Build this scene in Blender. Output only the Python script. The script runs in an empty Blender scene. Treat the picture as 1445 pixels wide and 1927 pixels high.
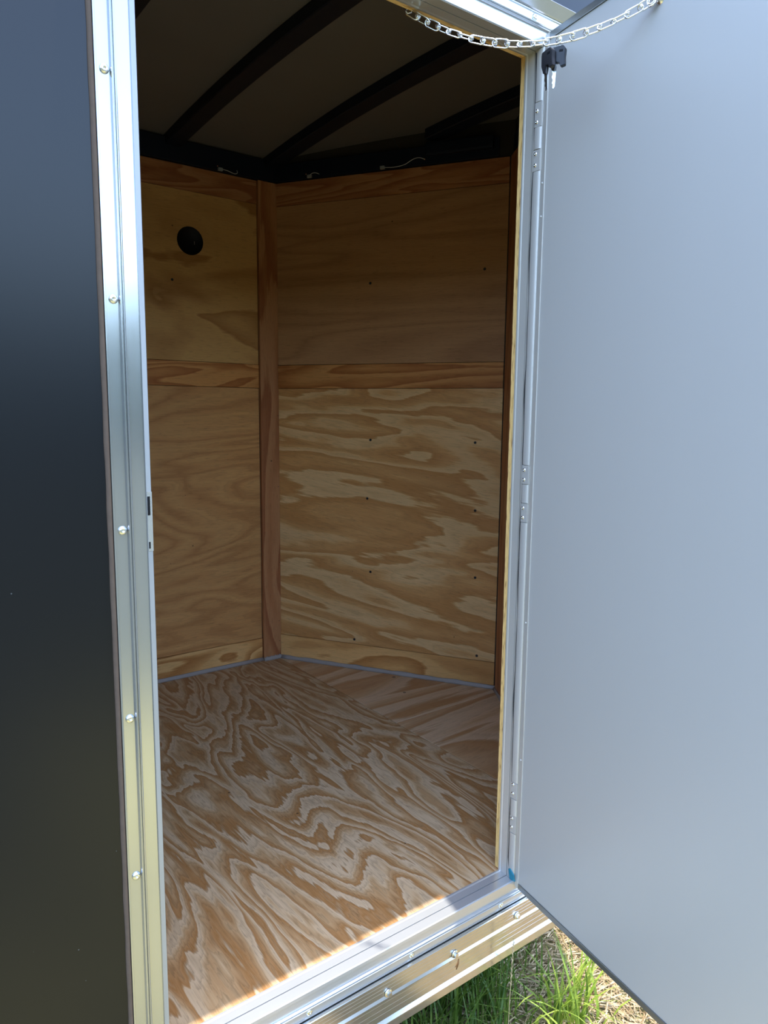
import bpy, bmesh, math, random
from mathutils import Vector, Matrix

random.seed(7)
scene = bpy.context.scene
col = scene.collection

# ------------------------------------------------------------------ camera
CAM = (-1.18898, -1.11445, 1.07722)
YAW, PITCH, ROLL, FPX = 0.644805, 0.136601, 0.00957, 1373.09
cd = bpy.data.cameras.new('camera')
cam = bpy.data.objects.new('camera', cd)
col.objects.link(cam)
fw = Vector((math.sin(YAW)*math.cos(PITCH), math.cos(YAW)*math.cos(PITCH), -math.sin(PITCH)))
rt = Vector((math.cos(YAW), -math.sin(YAW), 0))
up = rt.cross(fw)
c_, s_ = math.cos(ROLL), math.sin(ROLL)
r2, u2 = c_*rt + s_*up, -s_*rt + c_*up
cam.matrix_world = Matrix(((r2.x, u2.x, -fw.x, CAM[0]), (r2.y, u2.y, -fw.y, CAM[1]), (r2.z, u2.z, -fw.z, CAM[2]), (0, 0, 0, 1)))
cd.sensor_fit = 'VERTICAL'; cd.sensor_height = 24.0
cd.lens = FPX/1927.0*24.0
cd.clip_start = 0.01; cd.clip_end = 400
scene.camera = cam

# ------------------------------------------------------------------ sky and sun
w = bpy.data.worlds.new('world'); scene.world = w; w.use_nodes = True
nt = w.node_tree; nt.nodes.clear()
wo = nt.nodes.new('ShaderNodeOutputWorld'); bg = nt.nodes.new('ShaderNodeBackground')
sky = nt.nodes.new('ShaderNodeTexSky'); sky.sky_type = 'NISHITA'
sky.sun_disc = False; sky.sun_elevation = math.radians(84); sky.sun_rotation = math.radians(112)
sky.air_density = 1.0; sky.dust_density = 1.0; sky.ozone_density = 0.4
bg.inputs['Strength'].default_value = 0.60
nt.links.new(sky.outputs[0], bg.inputs[0]); nt.links.new(bg.outputs[0], wo.inputs[0])
sd = bpy.data.lights.new('sun', 'SUN'); sd.energy = 4.0; sd.angle = math.radians(0.53); sd.color = (1.0, 0.96, 0.88)
sun = bpy.data.objects.new('sun', sd); col.objects.link(sun)
SUNV = Vector((0.093, -0.038, 1.0)).normalized()
sun.rotation_euler = SUNV.to_track_quat('Z', 'Y').to_euler(); sun.location = (0.5, -2, 6)
vs = scene.view_settings
vs.view_transform = 'Standard'; vs.look = 'None'; vs.gamma = 1.0; vs.use_curve_mapping = False
vs.exposure = 1.0
scene.cycles.caustics_reflective = False

# ------------------------------------------------------------------ mesh helpers
def obj_from(name, me, mats=None, parent=None, mat4=None):
    o = bpy.data.objects.new(name, me); col.objects.link(o)
    if mats:
        if not isinstance(mats, (list, tuple)): mats = [mats]
        if not me.materials:
            for m in mats: me.materials.append(m)
    if mat4 is not None: o.matrix_local = mat4
    if parent is not None: o.parent = parent
    return o
def mesh(name, verts, faces, smooth=False):
    me = bpy.data.meshes.new(name); me.from_pydata([tuple(v) for v in verts], [], faces); me.update()
    bm = bmesh.new(); bm.from_mesh(me); bmesh.ops.recalc_face_normals(bm, faces=bm.faces[:]); bm.to_mesh(me); bm.free()
    if smooth:
        for p in me.polygons: p.use_smooth = True
    return me
def box_me(name, lo, hi, bevel=0.0):
    bm = bmesh.new()
    bmesh.ops.create_cube(bm, size=1.0)
    for v in bm.verts:
        v.co = Vector([lo[i] + (v.co[i]+0.5)*(hi[i]-lo[i]) for i in range(3)])
    if bevel > 0: bmesh.ops.bevel(bm, geom=bm.edges[:], offset=bevel, segments=2, profile=0.7, affect='EDGES')
    me = bpy.data.meshes.new(name); bm.to_mesh(me); bm.free(); return me
def prism_me(name, poly, z0, z1):
    n = len(poly)
    v = [(x, y, z0) for x, y in poly] + [(x, y, z1) for x, y in poly]
    f = [tuple(range(n-1, -1, -1)), tuple(range(n, 2*n))] + [(i, (i+1) % n, n+(i+1) % n, n+i) for i in range(n)]
    return mesh(name, v, f)
def tube_pts(path, r, n=8, closed=False):
    """verts, faces of a tube along path (radius number or list)"""
    P = [Vector(p) for p in path]; m = len(P); V = []; F = []
    nrm = None
    for i, p in enumerate(P):
        if closed: t = (P[(i+1) % m]-P[i-1]).normalized()
        else: t = (P[min(i+1, m-1)]-P[max(i-1, 0)]).normalized()
        if nrm is None:
            a = Vector((0, 0, 1)) if abs(t.z) < 0.9 else Vector((1, 0, 0))
            nrm = (a - t*a.dot(t)).normalized()
        else: nrm = (nrm - t*nrm.dot(t)).normalized()
        b = t.cross(nrm); rr = r[i] if isinstance(r, (list, tuple)) else r
        for k in range(n):
            a = 2*math.pi*k/n
            V.append(p + rr*(math.cos(a)*nrm + math.sin(a)*b))
    for i in range(m if closed else m-1):
        j = (i+1) % m
        for k in range(n):
            F.append((i*n+k, i*n+(k+1) % n, j*n+(k+1) % n, j*n+k))
    if not closed:
        F.append(tuple(range(n-1, -1, -1))); F.append(tuple((m-1)*n+k for k in range(n)))
    return V, F
def tube_me(name, path, r, n=8, closed=False):
    V, F = tube_pts(path, r, n, closed); return mesh(name, V, F, True)
def lathe_me(name, prof, n=16, smooth=True):
    """prof: (r, z) list, revolved about z"""
    V = []; F = []; m = len(prof)
    for i in range(n):
        a = 2*math.pi*i/n
        for r, z in prof: V.append((r*math.cos(a), r*math.sin(a), z))
    for i in range(n):
        j = (i+1) % n
        for k in range(m-1): F.append((i*m+k, j*m+k, j*m+k+1, i*m+k+1))
    me = bpy.data.meshes.new(name); me.from_pydata(V, [], F)
    bm = bmesh.new(); bm.from_mesh(me); bmesh.ops.remove_doubles(bm, verts=bm.verts[:], dist=1e-6)
    bmesh.ops.recalc_face_normals(bm, faces=bm.faces[:]); bm.to_mesh(me); bm.free()
    if smooth:
        for p in me.polygons: p.use_smooth = True
    return me
def frame4(o, x, y, z):
    x, y, z = Vector(x), Vector(y), Vector(z)
    return Matrix(((x.x, y.x, z.x, o[0]), (x.y, y.y, z.y, o[1]), (x.z, y.z, z.z, o[2]), (0, 0, 0, 1)))
def T(x, y, z): return Matrix.Translation((x, y, z))
def tag(o, label, cat=None, group=None, kind=None):
    o['label'] = label
    if cat: o['category'] = cat
    if group: o['group'] = group
    if kind: o['kind'] = kind
    return o
def empty(name, loc):
    o = bpy.data.objects.new(name, None); col.objects.link(o); o.location = loc; o.empty_display_size = 0.05; return o

# ------------------------------------------------------------------ materials
def newmat(name):
    m = bpy.data.materials.new(name); m.use_nodes = True
    n = m.node_tree; b = n.nodes['Principled BSDF']; return m, n, b
def N(nt, t, **kw):
    n = nt.nodes.new(t)
    for k, v in kw.items(): setattr(n, k, v)
    return n
def plain(name, c, rough=0.5, metal=0.0, spec=0.5, noise=0.0, nscale=40):
    m, n, b = newmat(name)
    b.inputs['Roughness'].default_value = rough; b.inputs['Metallic'].default_value = metal
    b.inputs['Specular IOR Level'].default_value = spec
    if noise > 0:
        tc = N(n, 'ShaderNodeTexCoord'); nz = N(n, 'ShaderNodeTexNoise'); nz.inputs['Scale'].default_value = nscale; nz.inputs['Detail'].default_value = 4
        mx = N(n, 'ShaderNodeMix', data_type='RGBA'); 
        mx.inputs[6].default_value = (*[x*(1-noise) for x in c], 1); mx.inputs[7].default_value = (*[min(1, x*(1+noise)) for x in c], 1)
        n.links.new(tc.outputs['Object'], nz.inputs['Vector']); n.links.new(nz.outputs[0], mx.inputs[0]); n.links.new(mx.outputs[2], b.inputs['Base Color'])
    else: b.inputs['Base Color'].default_value = (*c, 1)
    return m
def metal(name, c, rough, axis, streak=0.08, bump=0.006, met=1.0):
    """brushed aluminium, streaks running along the local axis"""
    m, n, b = newmat(name); b.inputs['Metallic'].default_value = met
    tc = N(n, 'ShaderNodeTexCoord'); mp = N(n, 'ShaderNodeMapping')
    sc = [260, 260, 260]; sc[axis] = 0.6; mp.inputs['Scale'].default_value = sc
    nz = N(n, 'ShaderNodeTexNoise'); nz.inputs['Scale'].default_value = 1.0; nz.inputs['Detail'].default_value = 3
    n2 = N(n, 'ShaderNodeTexNoise'); n2.inputs['Scale'].default_value = 14.0; n2.inputs['Detail'].default_value = 5
    n.links.new(tc.outputs['Object'], mp.inputs[0]); n.links.new(mp.outputs[0], nz.inputs['Vector']); n.links.new(tc.outputs['Object'], n2.inputs['Vector'])
    mr = N(n, 'ShaderNodeMapRange'); mr.inputs['To Min'].default_value = rough-streak*0.5; mr.inputs['To Max'].default_value = rough+streak*0.5
    n.links.new(nz.outputs[0], mr.inputs[0])
    ad = N(n, 'ShaderNodeMath', operation='MULTIPLY_ADD'); ad.inputs[1].default_value = 0.05; n.links.new(n2.outputs[0], ad.inputs[0]); n.links.new(mr.outputs[0], ad.inputs[2])
    n.links.new(ad.outputs[0], b.inputs['Roughness'])
    cr = N(n, 'ShaderNodeMix', data_type='RGBA'); cr.inputs[6].default_value = (*[x*0.95 for x in c], 1); cr.inputs[7].default_value = (*c, 1)
    n.links.new(n2.outputs[0], cr.inputs[0]); n.links.new(cr.outputs[2], b.inputs['Base Color'])
    return m
def wood(name, light, mid, dark, bands=5.0, sx=0.5, sy=2.6, warp=0.8, jag=0.25, streak=0.16, rough=0.55, soft=False, tone=0.25, speck=True, skew=0.0, med_w=0.45, rings=0.0, knot=0.040):
    """rotary-cut softwood veneer, grain along local X; the object's own 'seed' shifts the figure"""
    m, n, b = newmat(name); L = n.links.new
    tc = N(n, 'ShaderNodeTexCoord'); at = N(n, 'ShaderNodeAttribute', attribute_type='OBJECT', attribute_name='seed')
    mul = N(n, 'ShaderNodeVectorMath', operation='SCALE'); mul.inputs[0].default_value = (7.31, 3.17, 5.71)
    L(at.outputs['Fac'], mul.inputs['Scale'])
    add = N(n, 'ShaderNodeVectorMath', operation='ADD'); L(tc.outputs['Object'], add.inputs[0]); L(mul.outputs[0], add.inputs[1])
    rot = N(n, 'ShaderNodeMapping'); rot.inputs['Rotation'].default_value = (0, skew, 0); L(add.outputs[0], rot.inputs[0])
    P = rot.outputs[0]
    def nz(scale, detail, dist=0.0, rough=0.5):
        mp = N(n, 'ShaderNodeMapping'); mp.inputs['Scale'].default_value = scale; L(P, mp.inputs[0])
        q = N(n, 'ShaderNodeTexNoise'); q.inputs['Scale'].default_value = 1.0; q.inputs['Detail'].default_value = detail; q.inputs['Distortion'].default_value = dist; q.inputs['Roughness'].default_value = rough
        L(mp.outputs[0], q.inputs['Vector']); return q.outputs[0]
    def math2(op, a, bb, c=None):
        q = N(n, 'ShaderNodeMath', operation=op)
        for i, x in enumerate((a, bb, c)):
            if x is None: continue
            if isinstance(x, (int, float)): q.inputs[i].default_value = x
            else: L(x, q.inputs[i])
        return q.outputs[0]
    big = nz((sx, sy, sy), 2.0, warp, 0.45)
    med = nz((sx*5, sy*4.0, sy*4.0), 2.0, 0.4)
    fine = nz((9, 130, 130), 3.0)
    h = math2('MULTIPLY_ADD', big, bands*2.2, math2('MULTIPLY_ADD', med, med_w, math2('MULTIPLY', fine, jag)))
    fr = math2('FRACT', h, 0)
    rp = N(n, 'ShaderNodeValToRGB'); e = rp.color_ramp.elements
    mixc = lambda a, c2, t: tuple(a[i]*(1-t)+c2[i]*t for i in range(3))
    stops = [(0.0, light), (0.30, mixc(light, mid, 0.35)), (0.42, mid), (0.66, mixc(mid, dark, 0.55)), (0.90, dark), (0.955, mixc(mid, dark, .4)), (1.0, light)]
    if soft: stops = [(0.0, mid), (0.35, light), (0.6, mixc(light, mid, .5)), (0.85, mixc(mid, dark, .6)), (1.0, mid)]
    e[0].position, e[0].color = stops[0][0], (*stops[0][1], 1); e[1].position, e[1].color = stops[-1][0], (*stops[-1][1], 1)
    for p, c in stops[1:-1]:
        q = e.new(p); q.color = (*c, 1)
    L(fr, rp.inputs[0])
    fib = nz((7, 260, 260), 4.0, 0.0, 0.6)
    dash = math2('GREATER_THAN', nz((26, 430, 430), 2.0, 0.0, 0.5), 0.60)
    tn = nz((0.9, 1.6, 1.6), 3.0, 0.5)
    hsv = N(n, 'ShaderNodeHueSaturation'); L(rp.outputs[0], hsv.inputs['Color'])
    val = math2('MULTIPLY_ADD', fib, streak*2, 1.0-streak)
    val = math2('MULTIPLY', val, math2('MULTIPLY_ADD', tn, tone*2, 1.0-tone))
    val = math2('MULTIPLY', val, math2('MULTIPLY_ADD', dash, -0.17, 1.02))
    if rings > 0:      # thin growth lines that follow the large figure
        f3 = math2('FRACT', math2('MULTIPLY', h, 4.0), 0)
        val = math2('MULTIPLY', val, math2('SUBTRACT', 1.0, math2('MULTIPLY', math2('MULTIPLY', math2('POWER', f3, 3.0), rings), math2('GREATER_THAN', math2('MULTIPLY_ADD', tn, 1.0, math2('MULTIPLY', med, 0.5)), 0.70))))
    out = hsv.outputs[0]; L(val, hsv.inputs['Value'])
    if speck:
        vo = N(n, 'ShaderNodeTexVoronoi'); vo.inputs['Scale'].default_value = 7.5; L(P, vo.inputs['Vector'])
        dist = math2('LESS_THAN', math2('MULTIPLY_ADD', fib, 0.03, vo.outputs['Distance']), knot)
        mx = N(n, 'ShaderNodeMix', data_type='RGBA'); L(math2('MULTIPLY', dist, 0.75), mx.inputs[0]); L(out, mx.inputs[6]); mx.inputs[7].default_value = (0.05, 0.03, 0.02, 1)
        out = mx.outputs[2]
    L(out, b.inputs['Base Color']); b.inputs['Roughness'].default_value = rough; b.inputs['Specular IOR Level'].default_value = 0.35
    bp = N(n, 'ShaderNodeBump'); bp.inputs['Strength'].default_value = 0.12; bp.inputs['Distance'].default_value = 0.001
    L(fib, bp.inputs['Height']); L(bp.outputs[0], b.inputs['Normal'])
    return m

M = {}
M['alu_x'] = metal('brushed_aluminium_x', (0.62, 0.63, 0.64), 0.22, 0, met=0.80, streak=0.03)
M['alu_sill'] = metal('bright_sill_aluminium', (0.64, 0.65, 0.65), 0.22, 0, met=0.6, streak=0.03)
M['alu_lip'] = metal('raw_cut_aluminium', (0.36, 0.365, 0.365), 0.45, 2, met=0.5, streak=0.05)
M['alu_rail'] = metal('rail_aluminium', (0.66, 0.66, 0.65), 0.16, 0, met=0.97, streak=0.03)
M['alu_trim'] = metal('dark_edge_aluminium', (0.30, 0.31, 0.31), 0.30, 0, met=0.85, streak=0.03)
M['alu_z'] = metal('brushed_aluminium_z', (0.46, 0.47, 0.475), 0.15, 2, met=0.82, streak=0.05)
M['alu_mill'] = metal('mill_finish_aluminium', (0.74, 0.71, 0.65), 0.40, 2, met=0.5)
M['alu_dull'] = metal('dull_aluminium', (0.64, 0.615, 0.57), 0.46, 2, met=0.4)
M['zinc'] = plain('zinc_plated_steel', (0.82, 0.83, 0.84), 0.22, 1.0)
def skin_mat():
    m, n, b = newmat('black_painted_skin'); L = n.links.new      # glossy black paint with pale dust specks
    tc = N(n, 'ShaderNodeTexCoord'); vo = N(n, 'ShaderNodeTexVoronoi'); vo.inputs['Scale'].default_value = 28
    nz = N(n, 'ShaderNodeTexNoise'); nz.inputs['Scale'].default_value = 9; nz.inputs['Detail'].default_value = 3
    a = N(n, 'ShaderNodeMath', operation='MULTIPLY_ADD'); a.inputs[1].default_value = 0.14; a.inputs[2].default_value = -0.055
    lt = N(n, 'ShaderNodeMath', operation='LESS_THAN'); mx = N(n, 'ShaderNodeMix', data_type='RGBA')
    mx.inputs[6].default_value = (0.003, 0.004, 0.006, 1); mx.inputs[7].default_value = (0.07, 0.075, 0.08, 1)
    L(tc.outputs['Object'], vo.inputs['Vector']); L(tc.outputs['Object'], nz.inputs['Vector']); L(nz.outputs[0], a.inputs[0])
    L(vo.outputs['Distance'], lt.inputs[0]); L(a.outputs[0], lt.inputs[1]); L(lt.outputs[0], mx.inputs[0]); L(mx.outputs[2], b.inputs['Base Color'])
    b.inputs['Roughness'].default_value = 0.28; b.inputs['Specular IOR Level'].default_value = 0.38
    return m
M['black_skin'] = skin_mat()
M['black_plain'] = plain('black_painted_skin', (0.003, 0.004, 0.006), 0.28, 0.0, 0.38)
M['steel_black'] = plain('black_painted_steel', (0.004, 0.0075, 0.018), 0.5, 0.0, 0.35)
M['roof'] = plain('roof_sheet', (0.15, 0.14, 0.138), 0.6, 0.0, 0.3, 0.08, 5)
M['dark_gap'] = plain('dark_backing', (0.03, 0.022, 0.015), 0.9)
M['caulk'] = plain('grey_sealant', (0.36, 0.31, 0.275), 0.5, 0, 0.4, 0.06, 30)
M['tan_caulk'] = plain('tan_sealant', (0.105, 0.075, 0.055), 0.75, 0, 0.2, 0.2, 60)
M['rubber'] = plain('black_rubber', (0.02, 0.02, 0.022), 0.7)
M['black_plastic'] = plain('black_plastic', (0.012, 0.012, 0.015), 0.42)
M['white_plastic'] = plain('white_plastic', (0.75, 0.75, 0.72), 0.5)
M['grey_plastic'] = plain('grey_plastic', (0.30, 0.32, 0.34), 0.5)
M['copper'] = plain('copper_tip', (0.85, 0.42, 0.22), 0.35, 1.0)
M['teal'] = plain('teal_tape', (0.02, 0.23, 0.33), 0.35)
M['screw_dark'] = plain('dark_screw', (0.035, 0.035, 0.04), 0.45, 0.7)
M['vent_black'] = plain('vent_black', (0.004, 0.004, 0.005), 0.6, 0, 0.2)
M['twig'] = plain('dry_bark', (0.22, 0.11, 0.04), 0.8, 0, 0.3, 0.3, 200)
M['key_steel'] = plain('key_steel', (0.80, 0.79, 0.77), 0.25, 1.0)
M['floor'] = wood('floor_plywood', (0.580, 0.412, 0.245), (0.500, 0.313, 0.152), (0.365, 0.170, 0.054), 4.2, 1.15, 4.6, 1.5, 0.5, 0.16, med_w=1.3, rings=0.24)
M['floor2'] = wood('nose_floor_plywood', (0.630, 0.440, 0.268), (0.570, 0.362, 0.192), (0.450, 0.230, 0.090), 3.0, 0.45, 3.2, 0.6, 0.25, 0.13, rings=0.15, knot=0.075)
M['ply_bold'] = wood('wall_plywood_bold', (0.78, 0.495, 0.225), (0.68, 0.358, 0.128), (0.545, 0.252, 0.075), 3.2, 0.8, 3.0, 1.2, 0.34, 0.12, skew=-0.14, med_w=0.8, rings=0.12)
M['ply_soft'] = wood('wall_plywood_soft', (0.640, 0.332, 0.118), (0.565, 0.270, 0.090), (0.420, 0.183, 0.057), 4.5, 0.7, 3.2, 1.1, 0.3, 0.15, soft=True, med_w=0.8, rings=0.12)
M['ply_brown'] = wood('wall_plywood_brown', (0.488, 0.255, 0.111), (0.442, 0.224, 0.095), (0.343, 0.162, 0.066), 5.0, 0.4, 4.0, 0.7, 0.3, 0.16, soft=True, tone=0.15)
M['ply_yellow'] = wood('wall_plywood_yellow', (0.607, 0.347, 0.119), (0.554, 0.302, 0.101), (0.383, 0.179, 0.052), 1.9, 1.5, 3.0, 1.0, 0.12, 0.08, tone=0.12)
M['board'] = wood('pine_board', (0.600, 0.281, 0.085), (0.528, 0.226, 0.063), (0.348, 0.117, 0.028), 4.5, 0.8, 5.0, 0.8, 0.25, 0.15)
M['board_pale'] = wood('pale_pine_board', (0.768, 0.439, 0.163), (0.636, 0.321, 0.104), (0.444, 0.184, 0.048), 2.6, 1.2, 5.0, 1.0, 0.2, 0.12)
M['board_red'] = wood('red_pine_board', (0.488, 0.227, 0.094), (0.438, 0.184, 0.070), (0.312, 0.108, 0.040), 4.5, 0.7, 6.5, 0.7, 0.3, 0.16)
# laminated plywood edge
def edge_mat():
    m, n, b = newmat('plywood_edge'); L = n.links.new
    tc = N(n, 'ShaderNodeTexCoord'); mp = N(n, 'ShaderNodeMapping'); mp.inputs['Scale'].default_value = (30, 380, 30)
    nz = N(n, 'ShaderNodeTexNoise'); nz.inputs['Scale'].default_value = 1; nz.inputs['Detail'].default_value = 3
    rp = N(n, 'ShaderNodeValToRGB'); e = rp.color_ramp.elements
    e[0].position = 0.33; e[0].color = (0.34, 0.17, 0.055, 1); e[1].position = 0.47; e[1].color = (0.86, 0.56, 0.21, 1)
    L(tc.outputs['Object'], mp.inputs[0]); L(mp.outputs[0], nz.inputs['Vector']); L(nz.outputs[0], rp.inputs[0]); L(rp.outputs[0], b.inputs['Base Color'])
    b.inputs['Roughness'].default_value = 0.7
    return m
M['edge'] = edge_mat()
# white vinyl-faced door sheet, faint vertical drag marks in the gloss
def door_mat():
    m, n, b = newmat('door_sheet'); L = n.links.new
    tc = N(n, 'ShaderNodeTexCoord'); mp = N(n, 'ShaderNodeMapping'); mp.inputs['Scale'].default_value = (22, 22, 1.2)
    nz = N(n, 'ShaderNodeTexNoise'); nz.inputs['Scale'].default_value = 1; nz.inputs['Detail'].default_value = 4
    n2 = N(n, 'ShaderNodeTexNoise'); n2.inputs['Scale'].default_value = 2.0; n2.inputs['Detail'].default_value = 2
    L(tc.outputs['Object'], mp.inputs[0]); L(mp.outputs[0], nz.inputs['Vector']); L(tc.outputs['Object'], n2.inputs['Vector'])
    mr = N(n, 'ShaderNodeMapRange'); mr.inputs['To Min'].default_value = 0.30; mr.inputs['To Max'].default_value = 0.46; L(nz.outputs[0], mr.inputs[0]); L(mr.outputs[0], b.inputs['Roughness'])
    b.inputs['Base Color'].default_value = (0.54, 0.525, 0.495, 1); b.inputs['Metallic'].default_value = 0.10
    bp = N(n, 'ShaderNodeBump'); bp.inputs['Strength'].default_value = 0.25; bp.inputs['Distance'].default_value = 0.01; L(n2.outputs[0], bp.inputs['Height']); L(bp.outputs[0], b.inputs['Normal'])
    return m
M['door_sheet'] = door_mat()
def ground_mat():
    m, n, b = newmat('dry_grass_ground'); L = n.links.new
    tc = N(n, 'ShaderNodeTexCoord'); a = N(n, 'ShaderNodeTexNoise'); a.inputs['Scale'].default_value = 0.9; a.inputs['Detail'].default_value = 6
    c = N(n, 'ShaderNodeTexNoise'); c.inputs['Scale'].default_value = 90; c.inputs['Detail'].default_value = 5
    rp = N(n, 'ShaderNodeValToRGB'); e = rp.color_ramp.elements
    e[0].position = 0.44; e[0].color = (0.31, 0.265, 0.10, 1); e[1].position = 0.66; e[1].color = (0.085, 0.086, 0.055, 1)
    hs = N(n, 'ShaderNodeHueSaturation'); mr = N(n, 'ShaderNodeMapRange'); mr.inputs['To Min'].default_value = 0.55; mr.inputs['To Max'].default_value = 1.4
    L(tc.outputs['Object'], a.inputs['Vector']); L(tc.outputs['Object'], c.inputs['Vector']); ln = N(n, 'ShaderNodeVectorMath', operation='LENGTH'); L(tc.outputs['Object'], ln.inputs[0])
    m1 = N(n, 'ShaderNodeMapRange'); m1.inputs['From Min'].default_value = 1.8; m1.inputs['From Max'].default_value = 3.8; m1.inputs['To Max'].default_value = 0.30; L(ln.outputs['Value'], m1.inputs[0])
    ad = N(n, 'ShaderNodeMath', operation='ADD'); L(a.outputs[0], ad.inputs[0]); L(m1.outputs[0], ad.inputs[1])
    L(ad.outputs[0], rp.inputs[0]); L(rp.outputs[0], hs.inputs['Color'])
    L(c.outputs[0], mr.inputs[0]); L(mr.outputs[0], hs.inputs['Value']); L(hs.outputs[0], b.inputs['Base Color']); b.inputs['Roughness'].default_value = 0.95; b.inputs['Specular IOR Level'].default_value = 0.1
    return m
M['ground'] = ground_mat()
def blade_mat(name, c1, c2, transl=0.35, scale=25):
    m, n, b = newmat(name); L = n.links.new
    tc = N(n, 'ShaderNodeTexCoord'); a = N(n, 'ShaderNodeTexNoise'); a.inputs['Scale'].default_value = scale; a.inputs['Detail'].default_value = 2
    rp = N(n, 'ShaderNodeValToRGB'); e = rp.color_ramp.elements
    e[0].position = 0.35; e[0].color = (*c1, 1); e[1].position = 0.65; e[1].color = (*c2, 1)
    L(tc.outputs['Object'], a.inputs['Vector']); L(a.outputs[0], rp.inputs[0]); L(rp.outputs[0], b.inputs['Base Color'])
    b.inputs['Roughness'].default_value = 0.5
    if transl > 0:
        tr = N(n, 'ShaderNodeBsdfTranslucent'); mx = N(n, 'ShaderNodeMixShader'); mx.inputs[0].default_value = transl
        L(rp.outputs[0], tr.inputs[0]); L(b.outputs[0], mx.inputs[1]); L(tr.outputs[0], mx.inputs[2]); L(mx.outputs[0], n.nodes['Material Output'].inputs[0])
    return m
M['blade'] = blade_mat('grass_blade', (0.055, 0.12, 0.015), (0.15, 0.235, 0.035))
M['blade_lit'] = blade_mat('sunlit_grass_blade', (0.20, 0.30, 0.03), (0.36, 0.44, 0.07))  # paler yellow-green copy of the grass colour, sunlight painted in
M['straw'] = blade_mat('dry_straw', (0.34, 0.24, 0.13), (0.62, 0.48, 0.28), 0.0, 60)
M['leaf_far'] = blade_mat('far_foliage', (0.015, 0.035, 0.010), (0.05, 0.085, 0.02), 0.0, 1.5)

# ------------------------------------------------------------------ dimensions (metres; floor top z=0, doorway in the wall y=0)
YF = 1.649                     # far side wall face
XC = 0.309                     # where the nose starts
TIP = (0.826, 0.814)           # inside of the nose
XB = -3.2                      # rear end
OL, OR_, OH = -0.8185, 0.0, 1.80   # door opening
ZW = 1.985                     # top of the wooden lining
GZ = -0.46                     # ground

def box(name, lo, hi, mat, parent=None, bevel=0.0, m4=None):
    return obj_from(name, box_me(name, lo, hi, bevel), mat, parent, m4)
seedc = [0]
def piece(name, size, m4, mat, parent, bevel=0.0015, seed=None, edge=None):
    """wooden piece: local X = length/grain, local Y = thickness (0..t), local Z = height"""
    L_, t, h = size
    me = box_me(name, (0, 0, 0), (L_, t, h), bevel)
    o = obj_from(name, me, [mat] + ([edge] if edge else []), parent, m4)
    if edge:
        for p in me.polygons:
            if abs(p.normal.y) < 0.5: p.material_index = 1
    seedc[0] += 1; o['seed'] = float(seed if seed is not None else seedc[0]*1.37)
    return o

# ================================================================== GROUND
nb = 48
gv = [(-60 + 120*i/nb, -60 + 120*j/nb, GZ) for j in range(nb+1) for i in range(nb+1)]
gf = [(j*(nb+1)+i, j*(nb+1)+i+1, (j+1)*(nb+1)+i+1, (j+1)*(nb+1)+i) for j in range(nb) for i in range(nb)]
ground = obj_from('ground', mesh('ground', gv, gf), M['ground'])
tag(ground, 'dry straw-coloured field ground with patches of green', 'ground', kind='structure')

# ================================================================== FLOOR
floor = obj_from('floor', prism_me('floor', [(XB, -0.042), (XC, -0.042), (TIP[0]+0.05, TIP[1]), (XC, YF+0.05), (XB, YF+0.05)], -0.11, -0.019), M['dark_gap'])
tag(floor, 'plywood trailer floor with a seam where the pointed nose begins', 'floor', kind='structure')
# main sheet: grain runs across the trailer (world Y)
m4 = frame4((XC-0.0015, 0.0, -0.018), (0, 1, 0), (0, 0, 1), (1, 0, 0))
def sheet_poly(name, poly, mat, seed, rot90):
    me = prism_me(name, poly if not rot90 else [(y, -x) for x, y in poly], -0.018, 0.0)
    bm = bmesh.new(); bm.from_mesh(me); bmesh.ops.bevel(bm, geom=bm.edges[:], offset=0.001, segments=1, affect='EDGES'); bm.to_mesh(me); bm.free()
    o = obj_from(name, me, mat, floor, Matrix.Rotation(math.pi/2, 4, 'Z') if rot90 else None); o['seed'] = seed
    return o
g_ = 0.0018
sheet_poly('floor_sheet', [(-0.91, 0.0), (XC-g_, 0.0), (XC-g_, YF), (-0.91, YF)], M['floor'], 3.3, True)
sheet_poly('floor_sheet', [(-2.13, 0.0), (-0.912, 0.0), (-0.912, YF), (-2.13, YF)], M['floor'], 6.1, True)
sheet_poly('floor_sheet', [(XB, 0.0), (-2.132, 0.0), (-2.132, YF), (XB, YF)], M['floor'], 9.1, True)
YS = 0.795
sheet_poly('floor_sheet', [(XC+g_, YS+g_), (TIP[0]-0.012, YS+g_), (TIP[0], TIP[1]), (XC+g_, YF)], M['floor2'], 1.7, False)
sheet_poly('floor_sheet', [(XC+g_, 0.0), (TIP[0]-0.012, YS-g_), (XC+g_, YS-g_)], M['floor2'], 4.2, False)

# ================================================================== FAR SIDE WALL
FAR = frame4((XB, YF, 0), (1, 0, 0), (0, 1, 0), (0, 0, 1))      # local y points away from the room
wall_far = box('wall_far', (XB, YF+0.004, -0.018), (XC+0.03, YF+0.05, 2.08), M['dark_gap'])
tag(wall_far, 'far plywood-lined side wall with a round black vent opening', 'wall', kind='structure')
def far_piece(name, x0, x1, z0, z1, front, mat, seed=None):
    return piece(name, (x1-x0, 0.02, z1-z0), T(x0, YF-front+0.0, z0), mat, wall_far, seed=seed)
GAP = 0.0012
far_piece('top_board', XB, 0.234, 1.897, ZW, 0.003, M['board_red'], 2.2)
far_piece('middle_board', XB, 0.234, 1.1695, 1.264, 0.003, M['board'], 5.5)
far_piece('bottom_board', XB, 0.234, 0.012, 0.098, 0.003, M['board_pale'], 1.1)
far_piece('plywood_panel', -0.9, 0.234, 0.0995, 1.168, 0.0, M['ply_soft'], 0.6)
far_piece('plywood_panel', XB, -0.902, 0.0995, 1.168, 0.0, M['ply_soft'], 7.6)
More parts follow.
